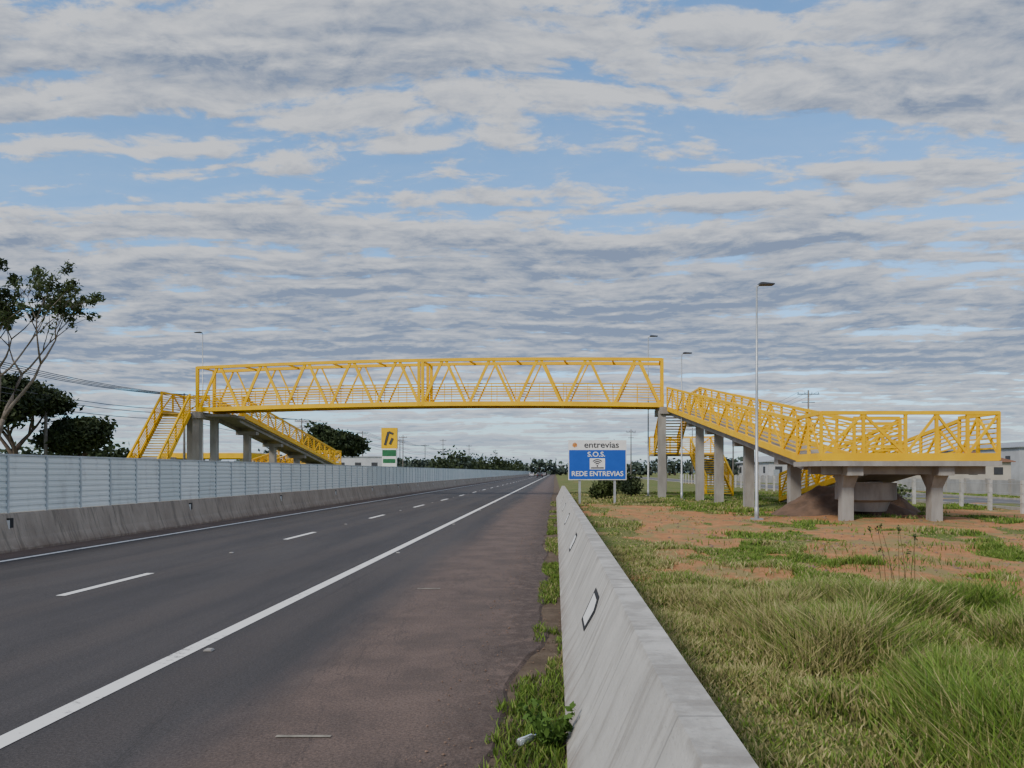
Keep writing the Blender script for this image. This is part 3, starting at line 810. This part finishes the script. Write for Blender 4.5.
b=MB(); b.box(xc-1.0,xc-.75,D+.1,D+.35,-.1,1.); b.box(xc+.75,xc+1.0,D+.1,D+.35,-.1,1.); b.obj('legs',M_steel,tt)
b=MB()
b.box(xc-1.0,xc+1.0,D-.03,D-.005,4.0,4.9); b.box(xc-.9,xc+.9,D-.03,D-.005,3.0,3.6); b.box(xc-.9,xc+.9,D-.03,D-.005,1.9,2.5)
b.obj('price_panels',M_green,tt)
b=MB(); b.beam((xc-.6,D-.03,5.6),(xc-.1,D-.03,7.5),.04,.35); b.beam((xc-.1,D-.033,7.5),(xc+.6,D-.033,7.2),.04,.3); b.beam((xc+.1,D-.036,5.7),(xc+.5,D-.036,6.6),.04,.35); b.obj('emblem',M_dark,tt)

# ------------------------------------------------------------------ utility poles and wires
def pole(x,y,h,arm=2.2,r=.13):
    e=empty('utility_pole'); b=MB(); b.tube([(x,y,-.2),(x,y,h)],[r*1.3,r*.8],8); b.obj('pole_shaft',M_wood,e,True)
    b=MB(); b.box(x-arm/2,x+arm/2,y-.06,y+.06,h-.55,h-.42)
    for k in (-1,-.35,.35,1): b.tube([(x+k*arm*.46,y,h-.42),(x+k*arm*.46,y,h-.2)],[.05,.03],6)
    b.box(x-arm*.3,x+arm*.3,y-.051,y+.051,h-1.5,h-1.4)
    b.obj('crossarm_and_insulators',M_wood,e)
def wires(name,pts,offs,sag,r=.018):
    b=MB()
    for (ox,oz) in offs:
        for (x0,y0,z0),(x1,y1,z1) in zip(pts[:-1],pts[1:]):
            P=[(x0+(x1-x0)*t+ox,y0+(y1-y0)*t,z0+(z1-z0)*t+oz-4*sag*t*(1-t)) for t in np.linspace(0,1,9)]
            b.tube(P,[r]*9,4)
    b.obj(name,M_dark)
Lp=[(-40,y,10.2) for y in (6,44,82,120,158,196,234,272)]
for x,y,z in Lp[1:]: pole(x,y,z)
wires('power_lines',[(x,y,z-.2) for x,y,z in Lp],[(-1,0),(-.35,0),(.35,0),(1,0),(0,-1.6),(.1,-2.),(.05,-2.6)],.7,.034)
Rp=[(30,y,11.4) for y in (52,90,128,166,204,242)]
for x,y,z in Rp[1:]: pole(x,y,z,2.6)
wires('power_lines',[(x,y,z-.2) for x,y,z in Rp[1:]],[(-1.1,0),(0,0),(1.1,0)],.7,.022)
pole(-40.2,60,7.4,.6)
for x,y,h in ((-30,150,9),(-28,190,10),(-26,230,10),(-22,280,10),(13,130,9),(14,180,9.5)): pole(x,y,h,1.6,.11)

# ------------------------------------------------------------------ distant cars
def car(name,x,y,colr,rot=0):
    e=empty(name); e.location=(x,y,.02); e.rotation_euler=(0,0,rot)
    M=mat(name+'_paint',colr,.3,.05,1)
    prof=[(-2.1,.35),(2.1,.35),(2.15,.7),(1.9,.9),(1.1,.98),(.45,1.45),(-1.2,1.48),(-1.9,1.0),(-2.15,.9)]
    b=MB(); b.prism(prof,[-.85,.85]); o=b.obj('body',M,e,bevel=.06); o.rotation_euler=(0,0,math.pi/2)
    b=MB(); b.prism([(1.0,1.0),(.47,1.40),(-1.15,1.43),(-1.8,1.02)],[-.865,.865]); o=b.obj('side_glass',M_dark,e); o.rotation_euler=(0,0,math.pi/2)
    b=MB(); b.quad((-.7,-1.93,1.03),(.7,-1.93,1.03),(.62,-1.26,1.46),(-.62,-1.26,1.46)); b.obj('rear_glass',M_dark,e)
    b=MB()
    for wx in (-.8,.8):
        for wy in (-1.3,1.3): b.tube([(wx-.1,wy,.32),(wx+.1,wy,.32)],[.32,.32],14)
    b.obj('wheels',M_black,e)
    b=MB(); b.box(-.8,-.55,-2.2,-2.14,.7,.85); b.box(.55,.8,-2.2,-2.14,.7,.85); b.obj('tail_lights',mat(name+'_lights',(.4,.02,.02),.4),e)
car('car',-4.6,230,(.04,.045,.05)); car('car',-8.6,280,(.5,.5,.52)); car('car',-4.8,330,(.3,.3,.3))
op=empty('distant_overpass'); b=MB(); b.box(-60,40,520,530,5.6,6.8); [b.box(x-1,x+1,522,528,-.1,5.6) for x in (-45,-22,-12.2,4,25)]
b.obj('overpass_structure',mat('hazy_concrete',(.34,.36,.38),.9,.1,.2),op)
